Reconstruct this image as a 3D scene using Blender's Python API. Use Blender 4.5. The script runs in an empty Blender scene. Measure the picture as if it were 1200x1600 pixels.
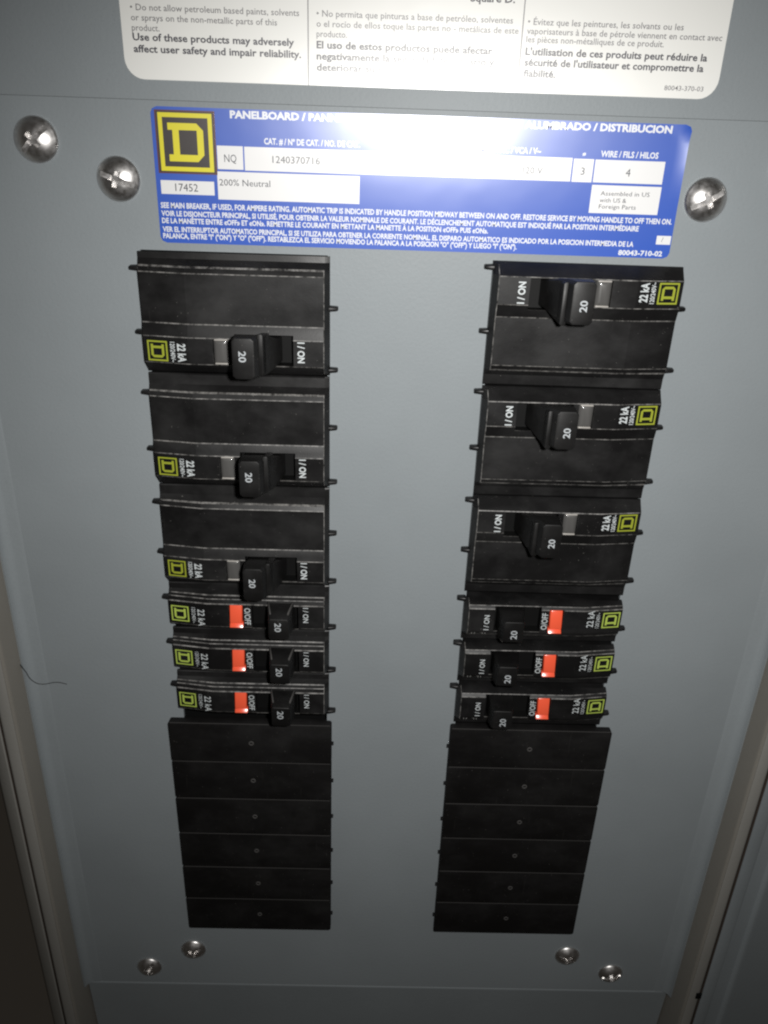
import bpy, bmesh, math, random
from mathutils import Vector, Matrix
random.seed(7)
S = bpy.context.scene
COL = S.collection
MM = 0.001
R = math.radians

# ------------------------------------------------------------------ camera
cam_d = bpy.data.cameras.new("camera")
cam = bpy.data.objects.new("camera", cam_d); COL.objects.link(cam); S.camera = cam
ROLL, PITCH, YAW = 0.034736, 0.441372, -0.017904
CP = Vector((-9.924, -245.065, 100.771)) * MM
fw = Vector((-math.sin(YAW) * math.cos(PITCH), math.cos(YAW) * math.cos(PITCH), -math.sin(PITCH)))
rt = Vector((math.cos(YAW), math.sin(YAW), 0)); up = rt.cross(fw)
rt2 = rt * math.cos(ROLL) + up * math.sin(ROLL); up2 = up * math.cos(ROLL) - rt * math.sin(ROLL)
M = Matrix((rt2, up2, -fw)).transposed().to_4x4(); M.translation = CP
cam.matrix_world = M
cam_d.sensor_fit = 'AUTO'; cam_d.sensor_width = 36.0; cam_d.lens = 36.0 * 1258.62 / 1600.0
cam_d.clip_start = 0.01; cam_d.clip_end = 20.0

# ------------------------------------------------------------------ world: a dim unlit room
W = bpy.data.worlds.new("World"); S.world = W; W.use_nodes = True
bg = W.node_tree.nodes["Background"]
bg.inputs[0].default_value = (1.0, 0.86, 0.70, 1); bg.inputs[1].default_value = 0.016

# ------------------------------------------------------------------ the camera's flash beside the lens
fl_d = bpy.data.lights.new("flash", 'SPOT')
fl_d.energy = 3.4; fl_d.color = (1.0, 0.985, 0.96)
fl_d.spot_size = R(104); fl_d.spot_blend = 1.0; fl_d.shadow_soft_size = 0.007
flash = bpy.data.objects.new("flash", fl_d); COL.objects.link(flash)
flash.location = Vector((17.0, -244.0, 111.0)) * MM
aim = Vector((18, 0, -12)) * MM - flash.location
flash.rotation_euler = aim.to_track_quat('-Z', 'Y').to_euler()

vs = S.view_settings
vs.view_transform = 'Standard'; vs.look = 'None'; vs.exposure = 0.0; vs.gamma = 1.0; vs.use_curve_mapping = False

# ------------------------------------------------------------------ materials
def mat(name):
    m = bpy.data.materials.new(name); m.use_nodes = True
    nt = m.node_tree; b = nt.nodes["Principled BSDF"]
    return m, nt, b
def simple(name, col, rough=0.5, spec=0.5, metal=0.0, coat=0.0, coat_r=0.1):
    m, nt, b = mat(name)
    b.inputs["Base Color"].default_value = (*col, 1); b.inputs["Roughness"].default_value = rough
    b.inputs["Specular IOR Level"].default_value = spec; b.inputs["Metallic"].default_value = metal
    b.inputs["Coat Weight"].default_value = coat; b.inputs["Coat Roughness"].default_value = coat_r
    return m
def N(nt, t, **kw):
    n = nt.nodes.new(t)
    for k, v in kw.items(): setattr(n, k, v)
    return n
def obj_coords(nt, scale=(1, 1, 1)):
    tc = N(nt, "ShaderNodeTexCoord"); mp = N(nt, "ShaderNodeMapping")
    mp.inputs["Scale"].default_value = scale
    nt.links.new(tc.outputs["Object"], mp.inputs["Vector"])
    oi = N(nt, "ShaderNodeObjectInfo"); cb = N(nt, "ShaderNodeCombineXYZ")     # every piece wears its own marks
    for k in (0, 2): nt.links.new(oi.outputs["Random"], cb.inputs[k])
    nt.links.new(cb.outputs[0], mp.inputs["Location"])
    return mp.outputs["Vector"]
def noise(nt, vec, scale, detail=3, rough=0.55):
    n = N(nt, "ShaderNodeTexNoise"); n.inputs["Scale"].default_value = scale
    n.inputs["Detail"].default_value = detail; n.inputs["Roughness"].default_value = rough
    nt.links.new(vec, n.inputs["Vector"]); return n.outputs["Fac"]
def ramp(nt, fac, p0, p1, c0=(0, 0, 0, 1), c1=(1, 1, 1, 1)):
    r = N(nt, "ShaderNodeValToRGB"); e = r.color_ramp.elements
    e[0].position = p0; e[1].position = p1; e[0].color = c0; e[1].color = c1
    nt.links.new(fac, r.inputs["Fac"]); return r.outputs["Color"]
def mix(nt, fac, a, b):
    m = N(nt, "ShaderNodeMix", data_type='RGBA')
    for s, v in ((0, fac), (6, a), (7, b)):
        if hasattr(v, "is_linked") or hasattr(v, "links"): nt.links.new(v, m.inputs[s])
        else: m.inputs[s].default_value = v
    return m.outputs[2]
def bump(nt, b, h, strength, dist):
    n = N(nt, "ShaderNodeBump"); n.inputs["Strength"].default_value = strength; n.inputs["Distance"].default_value = dist
    nt.links.new(h, n.inputs["Height"]); nt.links.new(n.outputs["Normal"], b.inputs["Normal"])

def paint(name, col, rough=0.5):
    m, nt, b = mat(name)
    v = obj_coords(nt)
    n1 = noise(nt, v, 14, 4); n2 = noise(nt, v, 900, 2); n3 = noise(nt, v, 2600, 1)
    c = mix(nt, ramp(nt, n1, 0.3, 0.75), (*[x * 0.91 for x in col], 1), (*[x * 1.06 for x in col], 1))
    sp = ramp(nt, n3, 0.60, 0.80)
    c = mix(nt, sp, c, (*[x * 0.82 for x in col], 1))
    nt.links.new(c, b.inputs["Base Color"])
    b.inputs["Roughness"].default_value = rough; b.inputs["Specular IOR Level"].default_value = 0.32
    bump(nt, b, n2, 0.28, 0.0002)
    return m
def plastic(name, col, rough=0.42, dust=0.5, spec=0.5):
    m, nt, b = mat(name)
    v = obj_coords(nt)
    smear = noise(nt, obj_coords(nt, (0.6, 1, 1)), 90, 5, 0.6)
    speck = noise(nt, v, 1500, 1)
    fine = noise(nt, v, 2500, 2)
    dusty = tuple(x + 0.026 for x in col)
    c = mix(nt, ramp(nt, smear, 0.46, 0.80, (0, 0, 0, 1), (dust, dust, dust, 1)), (*col, 1), (*dusty, 1))
    big = noise(nt, v, 38, 4, 0.65)
    c = mix(nt, ramp(nt, big, 0.52, 0.78, (0, 0, 0, 1), (dust, dust, dust, 1)), c, (*[x + 0.036 for x in col], 1))
    scr = noise(nt, obj_coords(nt, (1, 1, 0.07)), 900, 2)
    c = mix(nt, ramp(nt, scr, 0.70, 0.78, (0, 0, 0, 1), (dust * 0.5,) * 3 + (1,)), c, (0.05, 0.048, 0.045, 1))
    c = mix(nt, ramp(nt, speck, 0.765, 0.80), c, (0.29 * dust, 0.28 * dust, 0.26 * dust, 1))
    nt.links.new(c, b.inputs["Base Color"])
    rr = ramp(nt, smear, 0.3, 0.75, (rough - 0.07,) * 3 + (1,), (rough + 0.14,) * 3 + (1,))
    nt.links.new(rr, b.inputs["Roughness"]); b.inputs["Specular IOR Level"].default_value = spec
    bump(nt, b, fine, 0.12, 0.0001)
    return m
def worn_lit_edge(name):
    m, nt, b = mat(name)
    v = obj_coords(nt)
    n = noise(nt, v, 420, 5, 0.7)
    c = mix(nt, ramp(nt, n, 0.38, 0.66), (0.020, 0.019, 0.018, 1), (0.27, 0.262, 0.25, 1))
    nt.links.new(c, b.inputs["Base Color"]); b.inputs["Roughness"].default_value = 0.5
    return m
ANISO = (1.0, 0.0)    # the film is drawn along its length
def film(name, col, rough=0.3, spec=0.75, ripple=1.0):
    """printed label stock under a clear laminate that ripples slightly along its length"""
    m, nt, b = mat(name)
    b.inputs["Base Color"].default_value = (*col, 1)
    b.inputs["Roughness"].default_value = rough; b.inputs["Specular IOR Level"].default_value = spec
    b.inputs["Coat Weight"].default_value = 0.6; b.inputs["Coat Roughness"].default_value = 0.46
    b.inputs["Anisotropic"].default_value = 0.6
    cx = N(nt, "ShaderNodeCombineXYZ"); cx.inputs[0].default_value = ANISO[0]; cx.inputs[2].default_value = ANISO[1]
    nt.links.new(cx.outputs[0], b.inputs["Tangent"])
    g = N(nt, "ShaderNodeNewGeometry")
    n2 = noise(nt, g.outputs["Position"], 45, 2)
    bump(nt, b, n2, 1.0 * ripple, 0.00012)
    return m

GREY = paint("grey_enamel", (0.268, 0.296, 0.311), 0.50)
GREY2 = paint("grey_enamel_warm_lit", (0.29, 0.283, 0.262), 0.5)  # same enamel, with the warm room light mixed into its colour
GREY3 = paint("grey_enamel_wall", (0.255, 0.240, 0.212), 0.5)
BLK = plastic("black_plastic", (0.0068, 0.0066, 0.0068), 0.40, 0.38, 0.40)
BLKH = plastic("black_handle_plastic", (0.0055, 0.0053, 0.0053), 0.45, 0.25, 0.4)
BLKM = plastic("black_matt_plastic", (0.0058, 0.0053, 0.0053), 0.62, 0.25, 0.25)
GASK = simple("brown_gasket", (0.055, 0.042, 0.034), 0.7, 0.2)
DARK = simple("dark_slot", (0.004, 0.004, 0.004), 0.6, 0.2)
WORN_LIT = worn_lit_edge("scuffed_lit_edge")  # scuffs plus the light caught on edges, painted as one pale colour
INK_W = simple("white_ink", (0.60, 0.64, 0.65), 0.5, 0.4)
INK_H = simple("pale_grey_ink", (0.46, 0.49, 0.51), 0.5, 0.4)
INK_G = simple("grey_emboss", (0.10, 0.10, 0.095), 0.6, 0.3)
OLIVE = simple("olive_ink", (0.33, 0.37, 0.035), 0.5, 0.4)
OLIVE_L = simple("lime_ink", (0.44, 0.56, 0.10), 0.5, 0.4)
MARK = simple("pin_mark_edge_light_grey", (0.075, 0.072, 0.070), 0.6, 0.3)
WHITE_F = film("white_label_film", (0.87, 0.87, 0.835), 0.30, 0.7)
BLUE_F = film("blue_label_film", (0.022, 0.094, 0.50), 0.27, 0.72)
FIELD_F = film("white_field_film", (0.82, 0.82, 0.82), 0.27, 0.72)
LWHITE_F = film("white_print_film", (0.80, 0.82, 0.86), 0.27, 0.72)
YELLOW_F = film("yellow_print_film", (0.76, 0.68, 0.012), 0.27, 0.72)
BLACK_F = film("black_print_film", (0.030, 0.022, 0.020), 0.27, 0.72)
MAROON_F = film("maroon_print_film", (0.10, 0.022, 0.018), 0.27, 0.72)
INK_D = film("dark_print", (0.050, 0.048, 0.065), 0.30, 0.7)
INK_M = film("grey_print", (0.20, 0.195, 0.205), 0.30, 0.7)
INK_N = film("typed_print", (0.05, 0.055, 0.07), 0.27, 0.72)
def zinc():
    m, nt, b = mat("zinc_plated_steel")
    v = obj_coords(nt)
    n = noise(nt, v, 700, 4)
    nt.links.new(ramp(nt, n, 0.3, 0.8, (0.84, 0.82, 0.80, 1), (0.66, 0.65, 0.65, 1)), b.inputs["Base Color"])
    nt.links.new(ramp(nt, n, 0.3, 0.7, (0.30,) * 3 + (1,), (0.46,) * 3 + (1,)), b.inputs["Roughness"])
    b.inputs["Metallic"].default_value = 1.0
    return m
ZINC = zinc()
RED = simple("red_flag_plastic", (1.0, 0.125, 0.055), 0.30, 0.8, 0, 0.5, 0.15)
PALE = simple("pale_lens_highlight", (0.42, 0.40, 0.37), 0.3, 0.6)
CLEAR = simple("clear_lens_plastic", (0.095, 0.093, 0.090), 0.28, 0.6, 0, 1.0, 0.06)
SILVER = simple("pale_window_floor", (0.20, 0.195, 0.185), 0.35, 0.6)
HAIR = simple("dark_hair", (0.012, 0.010, 0.009), 0.5)

# ------------------------------------------------------------------ helpers (coordinates in mm: x, height d above the cover, z)
def P(x, d, z): return Vector((x * MM, -d * MM, z * MM))
def link(name, me, parent=None, mats=()):
    o = bpy.data.objects.new(name, me); COL.objects.link(o)
    if parent is not None: o.parent = parent
    for m in mats:
        if m.name not in [q.name for q in me.materials if q]: me.materials.append(m)
    return o
def mesh(name, verts, faces, mats=(), fm=None, smooth=False):
    me = bpy.data.meshes.new(name)
    me.from_pydata([v if isinstance(v, Vector) else P(*v) for v in verts], [], faces)
    for m in mats: me.materials.append(m)
    if fm: me.polygons.foreach_set("material_index", fm)
    bm = bmesh.new(); bm.from_mesh(me)
    bmesh.ops.remove_doubles(bm, verts=bm.verts, dist=1e-7)
    bmesh.ops.recalc_face_normals(bm, faces=bm.faces); bm.to_mesh(me); bm.free()
    if smooth: me.polygons.foreach_set("use_smooth", [True] * len(me.polygons))
    me.update(); return me
def thing(name, label, cat, loc=(0, 0, 0), group=None):
    o = bpy.data.objects.new(name, None); COL.objects.link(o); o.location = P(*loc)
    o.empty_display_size = 0.01
    o["label"] = label; o["category"] = cat
    if group: o["group"] = group
    return o
def tag(o, label, cat, group=None):
    o["label"] = label; o["category"] = cat
    if group: o["group"] = group
def box(x0, x1, d0, d1, z0, z1):
    v = [(x, d, z) for x in (x0, x1) for d in (d0, d1) for z in (z0, z1)]
    f = [(0, 1, 3, 2), (4, 6, 7, 5), (0, 4, 5, 1), (2, 3, 7, 6), (0, 2, 6, 4), (1, 5, 7, 3)]
    return v, f
def box_mesh(name, dims, m, bev=0.0, seg=2):
    v, f = box(*dims); me = mesh(name, v, f, [m])
    if bev: bevel(me, bev, seg)
    return me
def bevel(me, w, seg=2, ang=20):
    bm = bmesh.new(); bm.from_mesh(me)
    ed = [e for e in bm.edges if len(e.link_faces) == 2 and e.calc_face_angle(0) > R(ang)]
    bmesh.ops.bevel(bm, geom=ed, offset=w * MM, segments=seg, profile=0.5, affect='EDGES', clamp_overlap=True)
    for f in bm.faces: f.smooth = True
    bm.to_mesh(me); bm.free()
    me.set_sharp_from_angle(angle=R(50))
def loft(name, rings, m, bev=0.0, seg=2):
    """rings: list of lists of (x,d,z) with equal counts, closed at both ends"""
    v = [p for r in rings for p in r]; n = len(rings[0]); f = []
    for i in range(len(rings) - 1):
        for j in range(n):
            f.append((i * n + j, i * n + (j + 1) % n, (i + 1) * n + (j + 1) % n, (i + 1) * n + j))
    f.append(tuple(range(n))[::-1]); f.append(tuple(range((len(rings) - 1) * n, len(rings) * n)))
    me = mesh(name, v, f, [m])
    if bev: bevel(me, bev, seg)
    return me
def rounded(x0, x1, z0, z1, r, n=6):
    pts = []
    for cx, cz, a0 in ((x1 - r, z1 - r, 0), (x0 + r, z1 - r, 90), (x0 + r, z0 + r, 180), (x1 - r, z0 + r, 270)):
        for i in range(n + 1):
            a = R(a0 + 90 * i / n); pts.append((cx + r * math.cos(a), cz + r * math.sin(a)))
    return pts
def plate(name, pts, d0, d1, m, bev=0.0):
    return loft(name, [[(x, d0, z) for x, z in pts], [(x, d1, z) for x, z in pts]], m, bev)

_fc = bpy.data.curves.new("fontcurve", 'FONT'); _fo = bpy.data.objects.new("fontcurve", _fc); COL.objects.link(_fo)
def text_raw(body, bold, res=3):
    _fc.body = body; _fc.offset = bold; _fc.resolution_u = res; _fc.size = 1.0
    bpy.context.view_layer.update()
    dg = bpy.context.evaluated_depsgraph_get()
    me = bpy.data.meshes.new_from_object(_fo.evaluated_get(dg))
    vs_ = [(v.co.x, v.co.y) for v in me.vertices]; fs = [tuple(p.vertices) for p in me.polygons]
    bpy.data.meshes.remove(me)
    return vs_, fs
def text_mesh(name, body, m, width, cap, place, bold=0.0, res=3):
    """width: total length; cap: capital height (mm); place(a, b) -> (x, d, z) for reading distance a, height b"""
    v, f = text_raw(body, bold, res)
    x0 = min(p[0] for p in v); x1 = max(p[0] for p in v)
    sx = width / (x1 - x0); sy = cap / 0.69
    me = bpy.data.meshes.new(name)
    me.from_pydata([P(*place((x - x0) * sx, y * sy)) for x, y in v], [], f)
    me.materials.append(m); me.update()
    return me

# ------------------------------------------------------------------ the enclosure: cover plates, walls, flanges
ZT, ZB = 178.0, -259.5       # top beyond the frame, lower edge of the cover
XH = 135.0
CX = 51.8                    # centre of each breaker column
HX0, HX1 = 24.6, 79.2        # cut-out in the cover per column
cover = thing("cover_plate", "grey enamelled steel cover plate around the two black breaker columns", "cover plate", (0, 0, ZB))
def sheet_strip(name, x0, x1, z0, z1, m, parent, off=0):
    me = box_mesh(name, (x0, x1, -1.4, 0.0, z0 - off, z1 - off), m)
    return link(name, me, parent)
# one sheet with two windows, made from a grid of cells
def cover_mesh():
    xs = [-128.5, -HX1, -HX0, HX0, HX1, 128.5]; zs = [ZB, -216.0, 67.4, 106.45]
    v = []; f = []
    for d in (0.0, -1.4):
        for z in zs:
            for x in xs: v.append((x, d, z - ZB))
    nx, nz = len(xs), len(zs)
    idx = lambda k, j, i: k * nx * nz + j * nx + i
    hole = {(1, 1), (3, 1)}
    for j in range(nz - 1):
        for i in range(nx - 1):
            if (i, j) in hole:
                for a, b in (((j, i), (j, i + 1)), ((j, i + 1), (j + 1, i + 1)), ((j + 1, i + 1), (j + 1, i)), ((j + 1, i), (j, i))):
                    f.append((idx(0, *a), idx(0, *b), idx(1, *b), idx(1, *a)))
                continue
            for k in (0, 1): f.append((idx(k, j, i), idx(k, j, i + 1), idx(k, j + 1, i + 1), idx(k, j + 1, i)))
    # outer rim
    for i in range(nx - 1):
        f.append((idx(0, 0, i), idx(0, 0, i + 1), idx(1, 0, i + 1), idx(1, 0, i)))
        f.append((idx(0, nz - 1, i), idx(0, nz - 1, i + 1), idx(1, nz - 1, i + 1), idx(1, nz - 1, i)))
    return mesh("face_sheet", v, f, [GREY])
link("face_sheet", cover_mesh(), cover)
# rolled edges of the cover: two shallow creases, then the sheet turns up
def sweep(name, prof, z0, z1, m, parent, z_off, smooth=True, th=1.2):
    """prof: (x, d) polyline extruded along z, given a thickness"""
    v = []; f = []; n = len(prof)
    nrm = []
    for i in range(n):
        a = Vector(prof[max(0, i - 1)]); b = Vector(prof[min(n - 1, i + 1)]); t = (b - a).normalized()
        nrm.append(Vector((-t.y, t.x)))
    if sum(q.y for q in nrm) > 0: nrm = [-q for q in nrm]
    for z in (z0, z1):
        for x, d in prof: v.append((x, d, z - z_off))
        for (x, d), q in zip(prof, nrm): v.append((x + q.x * th, d + q.y * th, z - z_off))
    k = 2 * n
    for i in range(n - 1):
        f.append((i, i + 1, k + i + 1, k + i)); f.append((n + i, k + n + i, k + n + i + 1, n + i + 1))
        for zz in (0, k): f.append((zz + i, zz + i + 1, zz + n + i + 1, zz + n + i))
    f.append((0, k, k + n, n)); f.append((n - 1, n + n - 1, k + n + n - 1, k + n - 1))
    me = mesh(name, v, f, [m])
    bm = bmesh.new(); bm.from_mesh(me)
    for fc in bm.faces: fc.smooth = True
    bm.to_mesh(me); bm.free(); me.set_sharp_from_angle(angle=R(38))
    return link(name, me, parent)
for s in (-1, 1):
    pr = [(128.5, 0.0), (129.0, 0.12), (129.6, 0.25), (132.2, 0.30), (132.8, 0.45), (133.4, 0.75), (134.2, 1.3), (134.9, 2.2), (135.2, 3.2)]
    sweep("rolled_edge", [(s * x, d) for x, d in pr], ZB + 0.2, 106.45, GREY, cover, ZB)
# an added dark backing that stands for the shaded interior behind each column
for s in (-1, 1):
    link("dark_backing", box_mesh("dark_backing", (s * CX - 30, s * CX + 30, -9, -6, -217 - ZB, 70 - ZB), DARK), cover)

upper = thing("upper_cover_plate", "grey steel plate above the seam, carrying the white trilingual label", "cover plate", (0, 0, 106.53))
link("face_sheet", box_mesh("upper_sheet", (-128.5, 128.5, -1.4, -0.02, 0, ZT - 106.53), GREY), upper)
for s in (-1, 1):
    sweep("rolled_edge", [(s * x, d - 0.02) for x, d in pr], 106.53, ZT, GREY, upper, 106.53)

encl = thing("enclosure_box", "grey steel enclosure whose raised walls and flange frame the cover", "enclosure", (0, 0, ZB - 70))
Z0 = ZB - 70
for s in (-1, 1):
    sweep("side_wall", [(s * x, d) for x, d in [(135.6, -2), (135.9, 2.0), (136.1, 12.6), (136.3, 13.4), (136.9, 14.0)]], ZB - 70, ZT, GREY3, encl, Z0, th=1.0)
    sweep("flange", [(s * x, d) for x, d in [(137.0, 14.02), (137.6, 14.2), (140.6, 14.2), (141.4, 13.9), (141.9, 13.1), (142.0, 8.0)]], ZB - 70, ZT, GREY2, encl, Z0, th=1.0)
# below the cover a separate apron sheet folds away from the room
apron = thing("lower_cover_plate", "grey apron plate below the faint crease at the cover's lower edge", "cover plate", (0, 0, ZB - 70))
def apron_mesh():
    prof = [(-0.30, -1.2), (-0.34, -0.3), (-0.8, -0.06), (-1.8, -0.2), (-34.0, -1.6), (-70.0, -3.4)]
    v = []; f = []; n = len(prof)
    for x in (-135.0, 135.0):
        for z, d in prof: v.append((x, d, z + 70))
        for z, d in prof: v.append((x, d - 1.2, z + 70 - 0.4))
    k = 2 * n
    for i in range(n - 1):
        f += [(i, i + 1, k + i + 1, k + i), (n + i, n + i + 1, k + n + i + 1, k + n + i)]
        for o in (0, k): f.append((o + i, o + i + 1, o + n + i + 1, o + n + i))
    f += [(0, n, k + n, k), (n - 1, 2 * n - 1, k + 2 * n - 1, k + n - 1)]
    me = mesh("apron", v, f, [GREY], smooth=True); me.set_sharp_from_angle(angle=R(60)); return me
link("sheet", apron_mesh(), apron)
for s in (-1, 1):
    gx = (142.05, 142.8) if s > 0 else (-142.38, -142.03)
    link("gasket", box_mesh("gasket", (gx[0], gx[1], 9.0, 13.5, ZB - 70 - Z0, ZT - Z0), GASK), encl)
# small latch notch beside the right flange
tr = thing("outer_trim", "grey outer trim beyond the dark gap on the WIRE / FILS / HILOS side", "trim", (146, 0, Z0))
def trim_part(name, prof, m, ox):
    sweep(name, [(x - ox, d) for x, d in prof], ZB - 70, ZT, m, tr if ox > 0 else tl, Z0, th=1.0)
trim_part("lip", [(142.85, 6), (142.9, 13.2), (143.2, 13.7), (147.6, 13.6), (148.2, 13.2), (148.5, 12.0), (148.6, 9.0)], GREY, 146)
trim_part("door_panel", [(148.9, 9.0), (149.6, 8.8), (156.5, 8.6), (157.2, 9.3), (158.6, 9.5), (160.0, 8.8), (200, 8.5)], GREY, 146)
link("latch_tab", box_mesh("latch_tab", (139.8 - 146, 142.3 - 146, 14.1, 14.7, -243 - Z0, -239.4 - Z0), DARK, 0.2), tr)
tl = thing("outer_trim", "grey outer trim beyond the thin groove on the yellow emblem side", "trim", (-146, 0, Z0))
trim_part("lip", [(-142.42, 8), (-142.5, 13.3), (-142.9, 13.8), (-147.0, 12.6), (-150.0, 9.0), (-152.0, 3.0)], GREY2, -146)
trim_part("door_panel", [(-152.2, 2.8), (-154.0, -10.0), (-160, -70)], GREY3, -146)

# ------------------------------------------------------------------ screws
def screw_mesh(angle, rad=6.0, h=2.75):
    prof = [(rad, 0.0), (rad, 0.35), (rad - 0.12, 0.62)]
    Rs = (rad * rad + h * h) / (2 * h)
    for i in range(1, 13):
        r = (rad - 0.12) * (1 - i / 12); prof.append((max(r, 0.0), 0.55 + math.sqrt(Rs * Rs - r * r) - (Rs - h) - 0.2))
    n = 48; v = []; f = []
    for r, d in prof[:-1]:
        for j in range(n):
            a = 2 * math.pi * j / n; v.append((r * math.cos(a), d, r * math.sin(a)))
    k = len(prof) - 1
    for i in range(k - 1):
        for j in range(n): f.append((i * n + j, i * n + (j + 1) % n, (i + 1) * n + (j + 1) % n, (i + 1) * n + j))
    v.append((0, prof[-1][1], 0))
    for j in range(n): f.append(((k - 1) * n + j, (k - 1) * n + (j + 1) % n, k * n))
    f.append(tuple(range(n)))
    me = mesh("screw_head", v, f, [ZINC])
    o = bpy.data.objects.new("tmp", me); COL.objects.link(o)
    cutters = []
    for L, Wd, d0, tw in ((4.9, 0.70, 1.5, 0), (2.4, 0.78, 0.8, 0), (2.4, 0.78, 0.8, 90)):
        # tapered cutter bar
        a = R(angle + tw)
        ring = []
        for d, kx in ((d0, 0.82 if L < 4 else 1.0), (6.0, 1.15)):
            pts = []
            for x, z in ((-L * kx, -Wd), (L * kx, -Wd), (L * kx, Wd), (-L * kx, Wd)):
                pts.append((x * math.cos(a) - z * math.sin(a), d, x * math.sin(a) + z * math.cos(a)))
            ring.append(pts)
        cm = loft("cut", ring, ZINC); c = bpy.data.objects.new("cut", cm); COL.objects.link(c); cutters.append(c)
        b = o.modifiers.new("b", 'BOOLEAN'); b.object = c; b.operation = 'DIFFERENCE'; b.solver = 'EXACT'
    bpy.context.view_layer.update()
    out = bpy.data.meshes.new_from_object(o.evaluated_get(bpy.context.evaluated_depsgraph_get()))
    bpy.data.objects.remove(o)
    for c in cutters: bpy.data.objects.remove(c)
    out.polygons.foreach_set("use_smooth", [True] * len(out.polygons)); out.set_sharp_from_angle(angle=R(32))
    out.name = "screw_head"
    return out
SCR = [(-104.9, 95.7, 42, 6.05, "zinc screw farther out and higher beyond the blue label's yellow emblem"),
       (-83.3, 86.3, -18, 6.05, "zinc screw right beside the blue label's yellow emblem, slot nearly level"),
       (82.8, 86.0, 28, 6.05, "zinc screw right beside the blue label's WIRE / FILS / HILOS end"),
       (105.1, 95.2, 12, 6.05, "zinc screw farther out and higher beyond the blue label's WIRE / FILS / HILOS end"),
       (-84.7, -235.9, 33, 5.6, "zinc screw just below the emblem-side column of blank plates, the inner of its pair"),
       (-105.6, -248.3, 60, 5.6, "zinc screw below the emblem-side blank plates, outer and lower of its pair"),
       (84.8, -235.6, -25, 5.6, "zinc screw just below the blank plates under the label's WIRE end, inner of its pair"),
       (106.3, -247.2, 15, 5.6, "zinc screw below the blank plates under the label's WIRE end, outer and lower of pair")]
for x, z, a, r, lb in SCR:
    o = link("cover_screw", screw_mesh(a, r), None); o.location = P(x, 0.02, z)
    tag(o, lb, "screw", "screws holding the cover plate")

# ------------------------------------------------------------------ the printed labels
def flat(x0, z0, d, ox=0, oz=0):
    return lambda a, b: (x0 + a - ox, d, z0 + b - oz)
wl = thing("warning_label", "white glossy label with warnings in English, Spanish and French columns", "label", (1, 0, 111.3))
WX, WZ = 1.0, 111.3
link("sheet", plate("label_sheet", [(x - WX, z - WZ) for x, z in rounded(-78.6, 80.4, 111.3, 168, 5.0)], 0.03, 0.16, WHITE_F), wl)
for x in (-29.8, 26.4):
    link("divider_line", box_mesh("divider", (x - 0.14 - WX, x + 0.14 - WX, 0.15, 0.19, 0.0, 56), INK_M), wl)
def wtext(body, x, ztop, width, cap, m, bold=0.0):
    link("printed_text", text_mesh("printed_text", body, m, width, cap, flat(x, ztop - cap, 0.21, WX, WZ), bold, 2), wl)
wtext("• Do not allow petroleum based paints, solvents", -75.9, 128.6, 43.8, 1.45, INK_M, 0.008)
wtext("or sprays on the non-metallic parts of this", -75.9, 126.3, 38.0, 1.45, INK_M, 0.008)
wtext("product.", -75.9, 124.0, 7.2, 1.45, INK_M, 0.008)
wtext("Use of these products may adversely", -75.9, 122.0, 42.4, 1.65, INK_D, 0.026)
wtext("affect user safety and impair reliability.", -75.9, 119.3, 44.2, 1.65, INK_D, 0.026)
wtext("• No permita que pinturas a base de petróleo, solventes", -27.6, 128.7, 51.3, 1.45, INK_M, 0.008)
wtext("o el rocío de ellos toque las partes no - metálicas de este", -27.6, 126.4, 53.0, 1.45, INK_M, 0.008)
wtext("producto.", -27.6, 124.1, 8.0, 1.45, INK_M, 0.008)
wtext("El uso de estos productos puede afectar", -27.6, 121.7, 46.6, 1.65, INK_D, 0.026)
wtext("negativamente la seguridad del usuario y", -27.6, 119.1, 47.3, 1.65, INK_D, 0.026)
wtext("deteriorar su confiabilidad.", -27.6, 116.5, 31.5, 1.65, INK_D, 0.026)
wtext("Square D.", 12.2, 133.5, 11.6, 1.65, INK_D, 0.026)
wtext("• Évitez que les peintures, les solvants ou les", 27.6, 128.6, 41.0, 1.45, INK_M, 0.008)
wtext("vaporisateurs à base de pétrole viennent en contact avec", 27.6, 126.5, 51.6, 1.45, INK_M, 0.008)
wtext("les pièces non-métalliques de ce produit.", 27.6, 124.6, 36.5, 1.45, INK_M, 0.008)
wtext("L'utilisation de ces produits peut réduire la", 27.7, 121.9, 48.5, 1.65, INK_D, 0.026)
wtext("sécurité de l'utilisateur et compromettre la", 27.7, 119.4, 48.0, 1.65, INK_D, 0.026)
wtext("fiabilité.", 27.7, 116.8, 8.6, 1.65, INK_D, 0.026)
wtext("80043-370-03", 66.0, 114.3, 10.6, 1.15, INK_M, 0.01)

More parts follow.
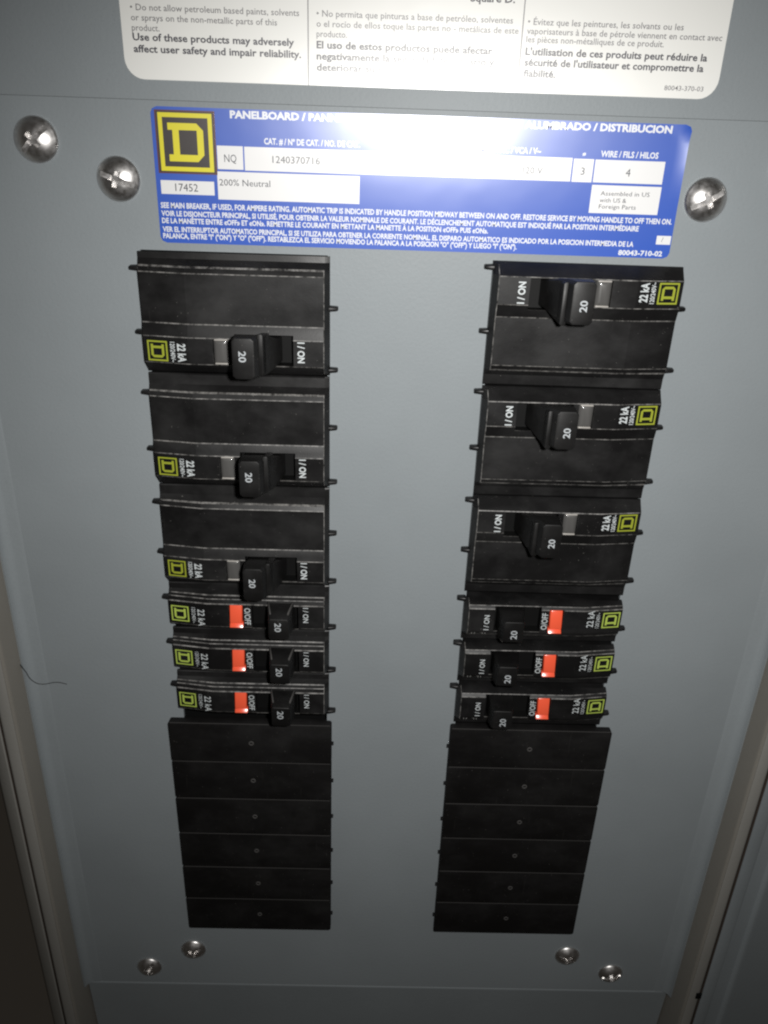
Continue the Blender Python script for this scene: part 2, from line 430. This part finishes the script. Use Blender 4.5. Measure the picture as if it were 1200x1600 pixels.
BX, BZ = 1.2, 69.6
bl = thing("rating_label", "blue glossy panelboard rating label with yellow square emblem and one lifting corner", "label", (BX, 0, BZ))
def blue_sheet():
    x0, x1, z0, z1, r = -72.9, 75.2, 69.6, 105.0, 1.8
    nx, nz = 84, 22; v = []; f = []
    def dd(x, z):
        q = (x - x1) + (z - z1) * 0.9 + 5.2
        e = max(0.0, x - (x1 - 2.6))
        return 0.14 + (0.055 * q * q if q > 0 else 0.0) + 0.05 * e * e * max(0, min(1, (z - 84) / 10))
    for j in range(nz + 1):
        for i in range(nx + 1):
            x = x0 + (x1 - x0) * i / nx; z = z0 + (z1 - z0) * j / nz
            # round the corners
            cx = min(max(x, x0 + r), x1 - r); cz = min(max(z, z0 + r), z1 - r)
            dx, dz = x - cx, z - cz; L = math.hypot(dx, dz)
            if dx and dz and L > 0:
                k = max(abs(dx), abs(dz)) / L; x, z = cx + dx * k, cz + dz * k
            v.append((x - BX, dd(x, z), z - BZ))
    n = len(v); w = nx + 1
    v += [(x, d - 0.10, z) for x, d, z in v]
    for j in range(nz):
        for i in range(nx):
            a = j * w + i; f.append((a, a + 1, a + w + 1, a + w)); f.append((n + a, n + a + w, n + a + w + 1, n + a + 1))
    for i in range(nx):
        for a, b in ((i, i + 1), (nz * w + i, nz * w + i + 1)): f.append((a, b, n + b, n + a))
    for j in range(nz):
        for a, b in ((j * w, j * w + w), (j * w + nx, j * w + w + nx)): f.append((a, b, n + b, n + a))
    me = mesh("label_sheet", v, f, [BLUE_F], smooth=True); me.set_sharp_from_angle(angle=R(40)); return me
link("sheet", blue_sheet(), bl)
def rect(name, x0, x1, z0, z1, d, m, parent=bl):
    return link(name, box_mesh(name, (x0 - BX, x1 - BX, d - 0.03, d, z0 - BZ, z1 - BZ), m), parent)
def logo_quads(c, h, frame, gap_in=0.0):
    """square frame and a slab-serif D inside it; upright, centred on c, half size h. Returns polygons (lists of (a, b))"""
    polys = []
    t = frame * h
    o, i = h, h - t
    polys += [[(-o, -o), (o, -o), (i, -i), (-i, -i)], [(o, -o), (o, o), (i, i), (i, -i)],
              [(o, o), (-o, o), (-i, i), (i, i)], [(-o, o), (-o, -o), (-i, -i), (-i, i)]]
    g = h * 0.66; s = h * 0.24; ch = h * 0.24
    # D: bars, spine, bowl
    xl = -g; xs0 = -g + h * 0.17; xs1 = xs0 + s; xr = g
    polys += [[(xl, g - s), (xs1, g - s), (xs1, g), (xl, g)], [(xl, -g), (xs1, -g), (xs1, -g + s), (xl, -g + s)],
              [(xs0, -g + s), (xs1, -g + s), (xs1, g - s), (xs0, g - s)],
              [(xs1, g - s), (xr - s, g - s), (xr - ch, g), (xs1, g)], [(xs1, -g), (xr - ch, -g), (xr - s, -g + s), (xs1, -g + s)],
              [(xr - s, g - s), (xr - s, -g + s), (xr - ch, -g), (xr, -g + ch), (xr, g - ch), (xr - ch, g)]]
    return [[(a + c[0], b + c[1]) for a, b in p] for p in polys]
def polys_mesh(name, polys, m, place):
    v = []; f = []
    for p in polys:
        k = len(v); v += [P(*place(a, b)) for a, b in p]; f.append(tuple(range(k, k + len(p))))
    me = bpy.data.meshes.new(name); me.from_pydata(v, [], f); me.materials.append(m); me.update(); return me
em = rect("emblem", -71.9, -55.5, 88.2, 104.2, 0.19, MAROON_F)
link("emblem_ground", box_mesh("emblem_ground", (-71.5 - BX, -55.9 - BX, 0.18, 0.21, 88.55 - BZ, 103.85 - BZ), BLACK_F), em)
link("emblem_letter", polys_mesh("emblem_letter", logo_quads((-63.7, 96.2), 7.35, 0.155), YELLOW_F, lambda a, b: (a - BX, 0.225, b - BZ)), em)
F = "field"
rect(F, -71.6, -56.6, 82.8, 86.4, 0.19, FIELD_F)
rect(F, -55.3, -48.15, 89.75, 95.75, 0.19, FIELD_F); rect(F, -47.75, 43.6, 89.6, 95.7, 0.19, FIELD_F)
rect(F, 44.0, 49.65, 89.55, 95.55, 0.19, FIELD_F); rect(F, 50.05, 69.65, 89.6, 95.5, 0.19, FIELD_F)
rect(F, -55.6, -15.6, 81.8, 89.15, 0.19, FIELD_F); rect(F, 50.0, 69.75, 81.5, 88.95, 0.19, FIELD_F)
rect(F, 70.75, 74.9, 73.5, 75.9, 0.19, FIELD_F)
def btext(body, x, ztop, width, cap, m, bold=0.0, d=0.215, res=2):
    link("printed_text", text_mesh("printed_text", body, m, width, cap, flat(x, ztop - cap, d, BX, BZ), bold, res), bl)
btext("PANELBOARD / PANNEAU DE DISTRIBUTION / TABLERO DE ALUMBRADO / DISTRIBUCION", -51.3, 104.5, 121.4, 1.75, LWHITE_F, 0.045)
btext("CAT. # / Nº DE CAT. / NO. DE CAT.", -42.2, 98.0, 26.5, 1.5, LWHITE_F, 0.032)
btext("MAX VAC / VCA / V~", 17.7, 97.9, 16.9, 1.5, LWHITE_F, 0.032)
btext("ø", 46.2, 97.4, 0.95, 1.0, LWHITE_F, 0.032)
btext("WIRE / FILS / HILOS", 51.3, 97.75, 16.1, 1.5, LWHITE_F, 0.032)
btext("17452", -67.6, 85.65, 6.4, 2.0, INK_N); btext("NQ", -53.4, 93.6, 3.4, 2.0, INK_N)
btext("1240370716", -40.0, 93.6, 13.2, 1.8, INK_N); btext("200% Neutral", -55.1, 87.2, 14.3, 1.7, INK_N)
btext("120 V", 30.0, 93.0, 5.6, 1.7, INK_N); btext("3", 46.3, 93.35, 1.1, 1.9, INK_N); btext("4", 59.0, 93.4, 1.3, 2.0, INK_N)
btext("Assembled in US", 52.7, 87.4, 14.0, 1.15, INK_N); btext("with US &", 52.7, 85.6, 7.6, 1.15, INK_N); btext("Foreign Parts", 52.7, 83.9, 10.6, 1.15, INK_N)
btext("/", 72.2, 75.5, 0.5, 1.3, INK_N)
btext("SEE MAIN BREAKER, IF USED, FOR AMPERE RATING. AUTOMATIC TRIP IS INDICATED BY HANDLE POSITION MIDWAY BETWEEN ON AND OFF. RESTORE SERVICE BY MOVING HANDLE TO OFF THEN ON.", -72.1, 80.5, 146.4, 1.4, LWHITE_F, 0.032)
btext("VOIR LE DISJONCTEUR PRINCIPAL, SI UTILISÉ, POUR OBTENIR LA VALEUR NOMINALE DE COURANT. LE DÉCLENCHEMENT AUTOMATIQUE EST INDIQUÉ PAR LA POSITION INTERMÉDIAIRE", -72.1, 78.3, 137.2, 1.35, LWHITE_F, 0.032)
btext("DE LA MANETTE ENTRE «OFF» ET «ON». REMETTRE LE COURANT EN METTANT LA MANETTE À LA POSITION «OFF» PUIS «ON».", -72.1, 76.35, 93.8, 1.35, LWHITE_F, 0.032)
btext("VER EL INTERRUPTOR AUTOMATICO PRINCIPAL, SI SE UTILIZA PARA OBTENER LA CORRIENTE NOMINAL. EL DISPARO AUTOMATICO ES INDICADO POR LA POSICION INTERMEDIA DE LA", -72.1, 74.0, 136.4, 1.35, LWHITE_F, 0.032)
btext('PALANCA, ENTRE "I" ("ON") Y "O" ("OFF"). RESTABLEZCA EL SERVICIO MOVIENDO LA PALANCA A LA POSICION "O" ("OFF") Y LUEGO "I" ("ON").', -72.1, 72.2, 102.5, 1.35, LWHITE_F, 0.032)
btext("80043-710-02", 60.2, 71.6, 12.9, 1.35, LWHITE_F, 0.032)

# ------------------------------------------------------------------ breakers
# local frame: u = x + CX for the column on the emblem side (u grows towards the middle of the cover), v up, origin on the label strip
UI, UR, UB, UO = 28.0, 26.4, -14.2, -28.0     # inner end, its edge, bend, outer end
def dshift(u, d):
    if d <= 0.95: return d
    if u < UB: d = d - 2.0 * (UB - u) / (UB - UO) * min(1, (d - 0.9) / 3.0)
    if u > UR: d = 0.7 + (d - 0.7) * (1 - 0.62 * (u - UR) / (UI - UR))
    return max(d, 0.9)
DBL = [(0.15, -5), (0.15, 0.9), (0.5, 1.3), (3.5, 1.5), (5.25, 3.3), (5.75, 3.75), (7.0, 4.4), (7.3, 4.55), (21.6, 4.55),
       (21.95, 4.7), (24.2, 5.3), (25.45, 5.6), (25.75, 5.7), (33.45, 5.7), (33.75, 5.55), (36.4, 2.4), (37.2, 1.0), (37.3, -5)]
DBL_E = {4, 6, 8, 11, 13}                      # rows with scuffs and painted edge highlights (row index = profile segment)
SNG = [(1.3, -5), (1.3, 0.9), (1.6, 1.3), (3.6, 1.5), (4.65, 3.3), (5.0, 3.6), (5.6, 4.45), (5.85, 4.65), (7.15, 5.05),
       (7.45, 5.4), (16.35, 5.4), (16.65, 5.25), (17.4, 4.6), (17.6, 4.4), (18.5, 1.0), (18.6, -5)]
SNG_E = {4, 6, 8, 10, 12}
def body_mesh(prof, edges, c, wins, v_start=None):
    """wins: list of (u0, u1, row0, row1, depth): recesses cut through profile rows row0..row1"""
    if v_start is not None: prof = [(max(v, v_start), d) for v, d in prof]
    us = {UI, UR + 0.12, UR - 0.12, UB + 0.12, UB - 0.12, UO + 0.3, UO}
    for w in wins: us |= {w[0], w[1]}
    us |= {8.0, -21.0}
    us = sorted(us); nr = len(prof)
    v = []; f = []; fm = []
    for u in us:
        for q, d in prof: v.append((u, dshift(u, d), c - q))
    def mk(face, m): f.append(face); fm.append(m)
    for i in range(len(us) - 1):
        u0, u1 = us[i], us[i + 1]; um = (u0 + u1) / 2
        for r in range(nr - 1):
            cell = (i * nr + r, (i + 1) * nr + r, (i + 1) * nr + r + 1, i * nr + r + 1)
            hit = [w for w in wins if w[0] - 1e-6 <= u0 and u1 <= w[1] + 1e-6 and w[2] <= r <= w[3]]
            if hit: continue
            e = r in edges and um < UR
            if abs(um - (UR)) < 0.11 and prof[r][1] > 3 and r not in (0,): e = True
            mk(cell, 1 if e else 0)
    for w in wins:
        ii = [k for k, u in enumerate(us) if w[0] - 1e-6 <= u <= w[1] + 1e-6]; a, b = ii[0], ii[-1]
        r0, r1 = w[2], w[3] + 1
        ring = [k * nr + r0 for k in range(a, b + 1)] + [b * nr + r for r in range(r0 + 1, r1 + 1)] + \
               [k * nr + r1 for k in range(b - 1, a - 1, -1)] + [a * nr + r for r in range(r1 - 1, r0, -1)]
        base = len(v)
        for k in ring: v.append((v[k][0], w[4], v[k][2]))
        n = len(ring)
        rim = len(v)
        for k in ring: v.append((v[k][0], v[k][1] - 0.35, v[k][2]))
        for k in range(n):
            mk((ring[k], ring[(k + 1) % n], rim + (k + 1) % n, rim + k), 1)  # pale rim: scuffing and the window edge's highlight, both in the colour
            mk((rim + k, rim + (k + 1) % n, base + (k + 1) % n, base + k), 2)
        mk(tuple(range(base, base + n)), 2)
    for col in (0, len(us) - 1): mk(tuple(col * nr + r for r in range(nr)), 0)
    me = bpy.data.meshes.new("body"); me.from_pydata([P(*p) for p in v], [], f)
    for m in (BLK, WORN_LIT, DARK): me.materials.append(m)
    me.polygons.foreach_set("material_index", fm)
    bm = bmesh.new(); bm.from_mesh(me); bmesh.ops.recalc_face_normals(bm, faces=bm.faces)
    for fc in bm.faces: fc.smooth = True
    bm.to_mesh(me); bm.free(); me.set_sharp_from_angle(angle=R(14)); me.update()
    return me
def surf(u, d): return dshift(u, d) + 0.05
def vtext(body, m, u_base, v_top, length, cap, dtop, bold):
    """lettering that runs downwards, letter tops towards the inner end"""
    return text_mesh("printed_text", body, m, length, cap, lambda a, b: (u_base + b, surf(u_base + b, dtop), v_top - a), bold, 3)
def lug_mesh():
    return loft("side_lug", [[(0, 0.05, -0.9), (0, 0.05, 0.9), (0, 2.6, 0.7), (0, 2.6, -0.7)],
                             [(3.0, 0.05, -0.75), (3.0, 0.05, 0.75), (3.0, 2.0, 0.5), (3.0, 2.0, -0.5)]], BLK, 0.35, 2)
LUG = lug_mesh()
def add_lug(parent, u, v, sgn):
    o = link("side_lug", LUG, parent); o.location = P(u, 0, v)
    if sgn < 0: o.rotation_euler = (0, math.pi, 0)
def ring4(x0, x1, d, z0, z1, ch=0.0):
    if not ch: return [(x0, d, z0), (x1, d, z0), (x1, d, z1), (x0, d, z1)]
    return [(x0 + ch, d, z0), (x1 - ch, d, z0), (x1, d, z0 + ch), (x1, d, z1 - ch), (x1 - ch, d, z1), (x0 + ch, d, z1), (x0, d, z1 - ch), (x0, d, z0 + ch)]

CU = CX
MESH = {}
def build_double_meshes():
    c = 29.6
    wins = [(-0.3, 17.3, 10, 12, 1.2), (-6.8, -1.9, 12, 12, 3.2)]
    MESH["dbody"] = body_mesh(DBL, DBL_E, c, wins)
    MESH["dbody_top"] = body_mesh(DBL, DBL_E, c, wins, 1.75)
    lens = loft("lens", [ring4(-6.7, -2.0, 3.5, -3.75, 3.75), ring4(-6.7, -2.0, 5.0, -3.75, 3.75), ring4(-6.0, -2.7, 5.75, -3.3, 3.3), ring4(-5.2, -3.5, 6.0, -2.6, 2.6)], CLEAR, 0.3, 3)
    MESH["lens"] = lens
    MESH["lens_highlight"] = loft("lens_highlight", [ring4(-6.5, -2.2, 3.6, -0.35, 0.35), ring4(-6.3, -2.4, 5.95, -0.22, 0.22)], PALE, 0.15, 2)  # pale bars painted in for the highlights at the lens ends
    MESH["lens_floor"] = box_mesh("lens_floor", (-6.75, -1.95, 3.25, 3.4, -3.8, 3.8), SILVER)
    h = loft("handle", [ring4(1.2, 13.6, 1.6, -3.4, 4.6, 0.3), ring4(0.9, 12.6, 6.2, -3.7, 4.9, 0.4), ring4(0.6, 10.8, 11.0, -4.9, 6.6, 0.6),
                        ring4(0.7, 8.6, 14.0, -5.2, 7.1, 0.8), ring4(0.9, 7.3, 17.0, -5.0, 7.0, 0.9)], BLKH, 0.5, 3)
    MESH["dhandle"] = h
    # raised rib on the ON side of the toggle
    MESH["dhandle_rib"] = loft("handle_rib", [ring4(8.2, 10.6, 8.0, -4.2, 6.7, 0.3), ring4(7.7, 9.6, 14.6, -4.4, 7.8, 0.5)], BLKH, 0.4, 2)
    MESH["d20"] = text_mesh("printed_text", "20", INK_H, 3.2, 2.0, lambda a, b: (2.9 + b, 17.08, 3.3 - a), 0.02, 4)
    MESH["dion"] = vtext("I / ON", INK_W, 18.6, 3.6, 6.3, 2.0, 5.7, 0.032)
    MESH["d22"] = vtext("22 kA", INK_W, -17.5, 2.1, 5.6, 2.4, 5.7, 0.032)
    MESH["d120"] = vtext("120/240V~", INK_W, -19.7, 2.5, 6.2, 1.35, 5.7, 0.02)
    lg = logo_quads((0, 0), 3.1, 0.16)
    put = lambda a, b: (-23.75 + b, surf(-23.75 + b, 5.7), -0.45 - a)
    MESH["dlogo"] = polys_mesh("emblem", lg, OLIVE, put)
def build_single_meshes():
    c = 11.9
    wins = [(1.0, 17.4, 8, 11, 1.2), (-6.9, -1.7, 10, 10, 2.6)] if False else [(1.0, 17.4, 9, 11, 1.2), (-6.9, -1.7, 9, 10, 2.6)]
    MESH["sbody"] = body_mesh(SNG, SNG_E, c, wins)
    def ringt(x0, x1, d0, z0, d1, z1): return [(x0, d0, z0), (x1, d0, z0), (x1, d1, z1), (x0, d1, z1)]
    for key, o in (("", 1), ("_r", -1)):
        MESH["flag" + key] = loft("flag", [ringt(-6.7, -2.2, 2.7, -2.8 * o, 2.7, 4.2 * o), ringt(-6.6, -2.3, 5.9, -2.7 * o, 4.6, 4.15 * o)], RED, 0.3, 2)
        MESH["flag_tip" + key] = loft("flag_tip", [ringt(-6.8, -1.9, 2.7, -4.6 * o, 2.7, -3.15 * o), ringt(-6.7, -2.0, 6.0, -4.5 * o, 4.9, -3.2 * o)], RED, 0.15, 2)
    h = loft("handle", [ring4(6.4, 16.2, 1.5, -4.1, 5.0, 0.3), ring4(7.0, 15.9, 6.5, -4.2, 5.6, 0.5), ring4(7.6, 15.7, 9.5, -4.2, 5.2, 0.9),
                        ring4(8.2, 15.1, 13.0, -4.2, 3.9, 0.6)], BLKH, 0.45, 3)
    MESH["shandle"] = h
    # scooped thumb rest: two cheeks beside a hollow top
    MESH["cheek_a"] = loft("handle_cheek", [ring4(7.0, 7.5, 5.6, 4.6, 6.6), ring4(8.4, 8.9, 11.0, 3.9, 5.3)], MARK, 0.15, 1)
    MESH["cheek_b"] = loft("handle_cheek", [ring4(15.4, 15.9, 5.6, 4.6, 6.6), ring4(14.4, 14.9, 11.0, 3.9, 5.3)], MARK, 0.15, 1)
    MESH["s20"] = text_mesh("printed_text", "20", INK_H, 3.5, 2.1, lambda a, b: (10.4 + b, 13.08, 2.6 - a), 0.012, 4)
    MESH["sion"] = vtext("I / ON", INK_W, 19.1, 4.0, 6.1, 1.8, 5.4, 0.012)
    MESH["soff"] = vtext("O/OFF", INK_W, -1.35, 3.3, 6.8, 2.0, 5.4, 0.012)
    MESH["s22"] = vtext("22 kA", INK_W, -17.8, 2.1, 6.8, 2.4, 5.4, 0.008)
    MESH["s120"] = vtext("120/240V~", INK_W, -20.0, 2.6, 6.4, 1.35, 5.4, 0.0)
    lg = logo_quads((0, 0), 3.15, 0.15)
    put = lambda a, b: (-24.2 + b, surf(-24.2 + b, 5.4), -0.4 - a)
    MESH["slogo"] = polys_mesh("emblem", lg, OLIVE_L, put)
    # date stamp moulded into the slope, reads from the other side
    MESH["date"] = text_mesh("date_stamp", "17  41", INK_G, 5.0, 0.95, lambda a, b: (25.0 - a, 4.0 + (1.3 - (b + 0.15)) / 1.3 * 1.2 + 0.06, 11.9 - 7.1 + (1.3 - 0) - 1.3 + 0.1 + 0.95 - b), 0.01, 2)
build_double_meshes(); build_single_meshes()

def make_double(side, zc, label, top=False, shift=0.0, seed=0):
    t = thing("double_breaker", label, "circuit breaker", (side * CX, 0, zc), "double-width circuit breakers")
    if side > 0: t.rotation_euler = (0, math.pi, 0)
    link("body", MESH["dbody_top" if top else "dbody"], t)
    for k in (0, 1):
        add_lug(t, -27.7, 23.2 - 18.75 * k, -1); add_lug(t, 27.5, 12.9 - 18.75 * k, 1)
    fl = link("lens_floor", MESH["lens_floor"], t); le = link("lens", MESH["lens"], t)
    for v_ in (-3.55, 3.65):
        e_ = link("lens_highlight", MESH["lens_highlight"], le); e_.location = P(0, 0, v_)
    h = link("handle", MESH["dhandle"], t); link("handle_rib", MESH["dhandle_rib"], h); link("printed_text", MESH["d20"], h)
    h.location.x = shift * MM
    h.rotation_euler = (0, 0, R(random.uniform(-1.2, 1.2)))
    t.rotation_euler.y += R(random.uniform(-0.22, 0.22))
    for k in ("dion", "d22", "d120"): link("printed_text", MESH[k], t)
    link("emblem", MESH["dlogo"], t)
    return t
def make_single(side, zc, label):
    t = thing("single_breaker", label, "circuit breaker", (side * CX, 0, zc), "single-width circuit breakers")
    if side > 0: t.rotation_euler = (0, math.pi, 0)
    link("body", MESH["sbody"], t)
    add_lug(t, -27.7, 4.7, -1); add_lug(t, 27.5, -6.4, 1)
    q = "" if side < 0 else "_r"; g = link("flag", MESH["flag" + q], t); link("flag_tip", MESH["flag_tip" + q], g)
    h = link("handle", MESH["shandle"], t)
    h.rotation_euler = (0, 0, R(random.uniform(-1.5, 1.5)))
    t.rotation_euler.y += R(random.uniform(-0.22, 0.22))
    link("handle_cheek", MESH["cheek_a"], h); link("handle_cheek", MESH["cheek_b"], h); link("printed_text", MESH["s20"], h)
    for k in ("sion", "soff", "s22", "s120"): link("printed_text", MESH[k], t)
    link("date_stamp", MESH["date"], t); link("emblem", MESH["slogo"], t)
    return t
SIDE = {-1: "column under the label's yellow emblem", 1: "column under the label's WIRE / FILS / HILOS end"}
DZ = {-1: (39.3, 1.7, -35.9), 1: (59.9, 22.4, -15.0)}
SZ = {-1: (-54.3, -73.0, -91.9), 1: (-53.5, -72.3, -91.7)}
ORD = ("topmost double-width black breaker", "middle double-width black breaker", "lowest double-width black breaker")
ORS = ("first red-flagged single breaker below the doubles", "middle red-flagged single breaker", "red-flagged single breaker next to the blank plates")
for s in (-1, 1):
    for k in range(3):
        make_double(s, DZ[s][k], f"{ORD[k]} of the {SIDE[s]}", top=(s < 0 and k == 0), shift=(0.0, 0.1, -0.2)[k])
    for k in range(3):
        make_single(s, SZ[s][k], f"{ORS[k]}, {SIDE[s]}")

# ------------------------------------------------------------------ blank filler plates
FP = plate("plate", rounded(-30.95, 30.95, -9.40, 9.40, 0.9, 3), -1.0, 3.0, BLKM, 0.3)
def pin_mesh():
    n = 14; v = []; f = []
    for r, d in ((1.05, 3.0), (0.95, 3.12), (0.60, 3.12), (0.5, 3.01)):
        for j in range(n): v.append((r * math.cos(6.2832 * j / n), d, r * math.sin(6.2832 * j / n)))
    for i in range(3):
        for j in range(n): f.append((i * n + j, i * n + (j + 1) % n, (i + 1) * n + (j + 1) % n, (i + 1) * n + j))
    return mesh("pin_mark", v, f, [MARK])
PIN = pin_mesh()
CLIP = box_mesh("clip", (0, 0.8, 0.1, 1.4, -0.5, 0.5), BLKM, 0.15)
EDGE = box_mesh("edge_light_line", (-30.4, 30.4, 2.86, 2.97, 9.26, 9.41), MARK)  # pale line painted in for the light caught along the top edge
NTH = ("first", "second", "third", "fourth", "fifth", "last")
for s in (-1, 1):
    for k in range(6):
        zc = -104.0 - 19.02 * (k + 0.5)
        t = thing("filler_plate", f"{NTH[k]} black blank filler plate below the breakers, {SIDE[s]}", "filler plate", (s * 53.68, 0, zc), "blank filler plates")
        o = link("plate", FP, t); t.rotation_euler = (0, R(random.uniform(-0.12, 0.12)), 0); t.location.y += random.uniform(-0.15, 0.15) * MM
        p = link("pin_mark", PIN, t); p.location = P(0.2 if s < 0 else 0.2, 0, 0.1)
        link("edge_light_line", EDGE, t)
        c = link("clip", CLIP, t); c.location = P(30.9 if s < 0 else -30.9 - 0.8, 0, -1.0)

# ------------------------------------------------------------------ a stray hair on the cover by the wall
def tube(name, pts, r, m):
    cu = bpy.data.curves.new(name, 'CURVE'); cu.dimensions = '3D'; cu.bevel_depth = r * MM; cu.bevel_resolution = 1; cu.resolution_u = 6
    sp = cu.splines.new('BEZIER'); sp.bezier_points.add(len(pts) - 1)
    for b, p in zip(sp.bezier_points, pts):
        b.co = P(*p); b.handle_left_type = b.handle_right_type = 'AUTO'
    o = bpy.data.objects.new("tmp", cu); COL.objects.link(o); bpy.context.view_layer.update()
    me = bpy.data.meshes.new_from_object(o.evaluated_get(bpy.context.evaluated_depsgraph_get()))
    bpy.data.objects.remove(o); me.materials.clear(); me.materials.append(m); return me
hz = link("hair_strand", tube("hair_strand", [(-135.0, 5.2, -77.5), (-134.6, 3.2, -82.0), (-133.6, 1.4, -87.5), (-131.5, 0.8, -89.3), (-125.0, 0.25, -88.8), (-121.7, 0.15, -89.6)], 0.13, HAIR))
tag(hz, "thin dark hair stuck to the cover's rolled edge beside the emblem-side wall", "hair")

bpy.data.objects.remove(_fo)
S.cycles.use_denoising = True
S.cycles.max_bounces = 8
S.cycles.filter_width = 2.2
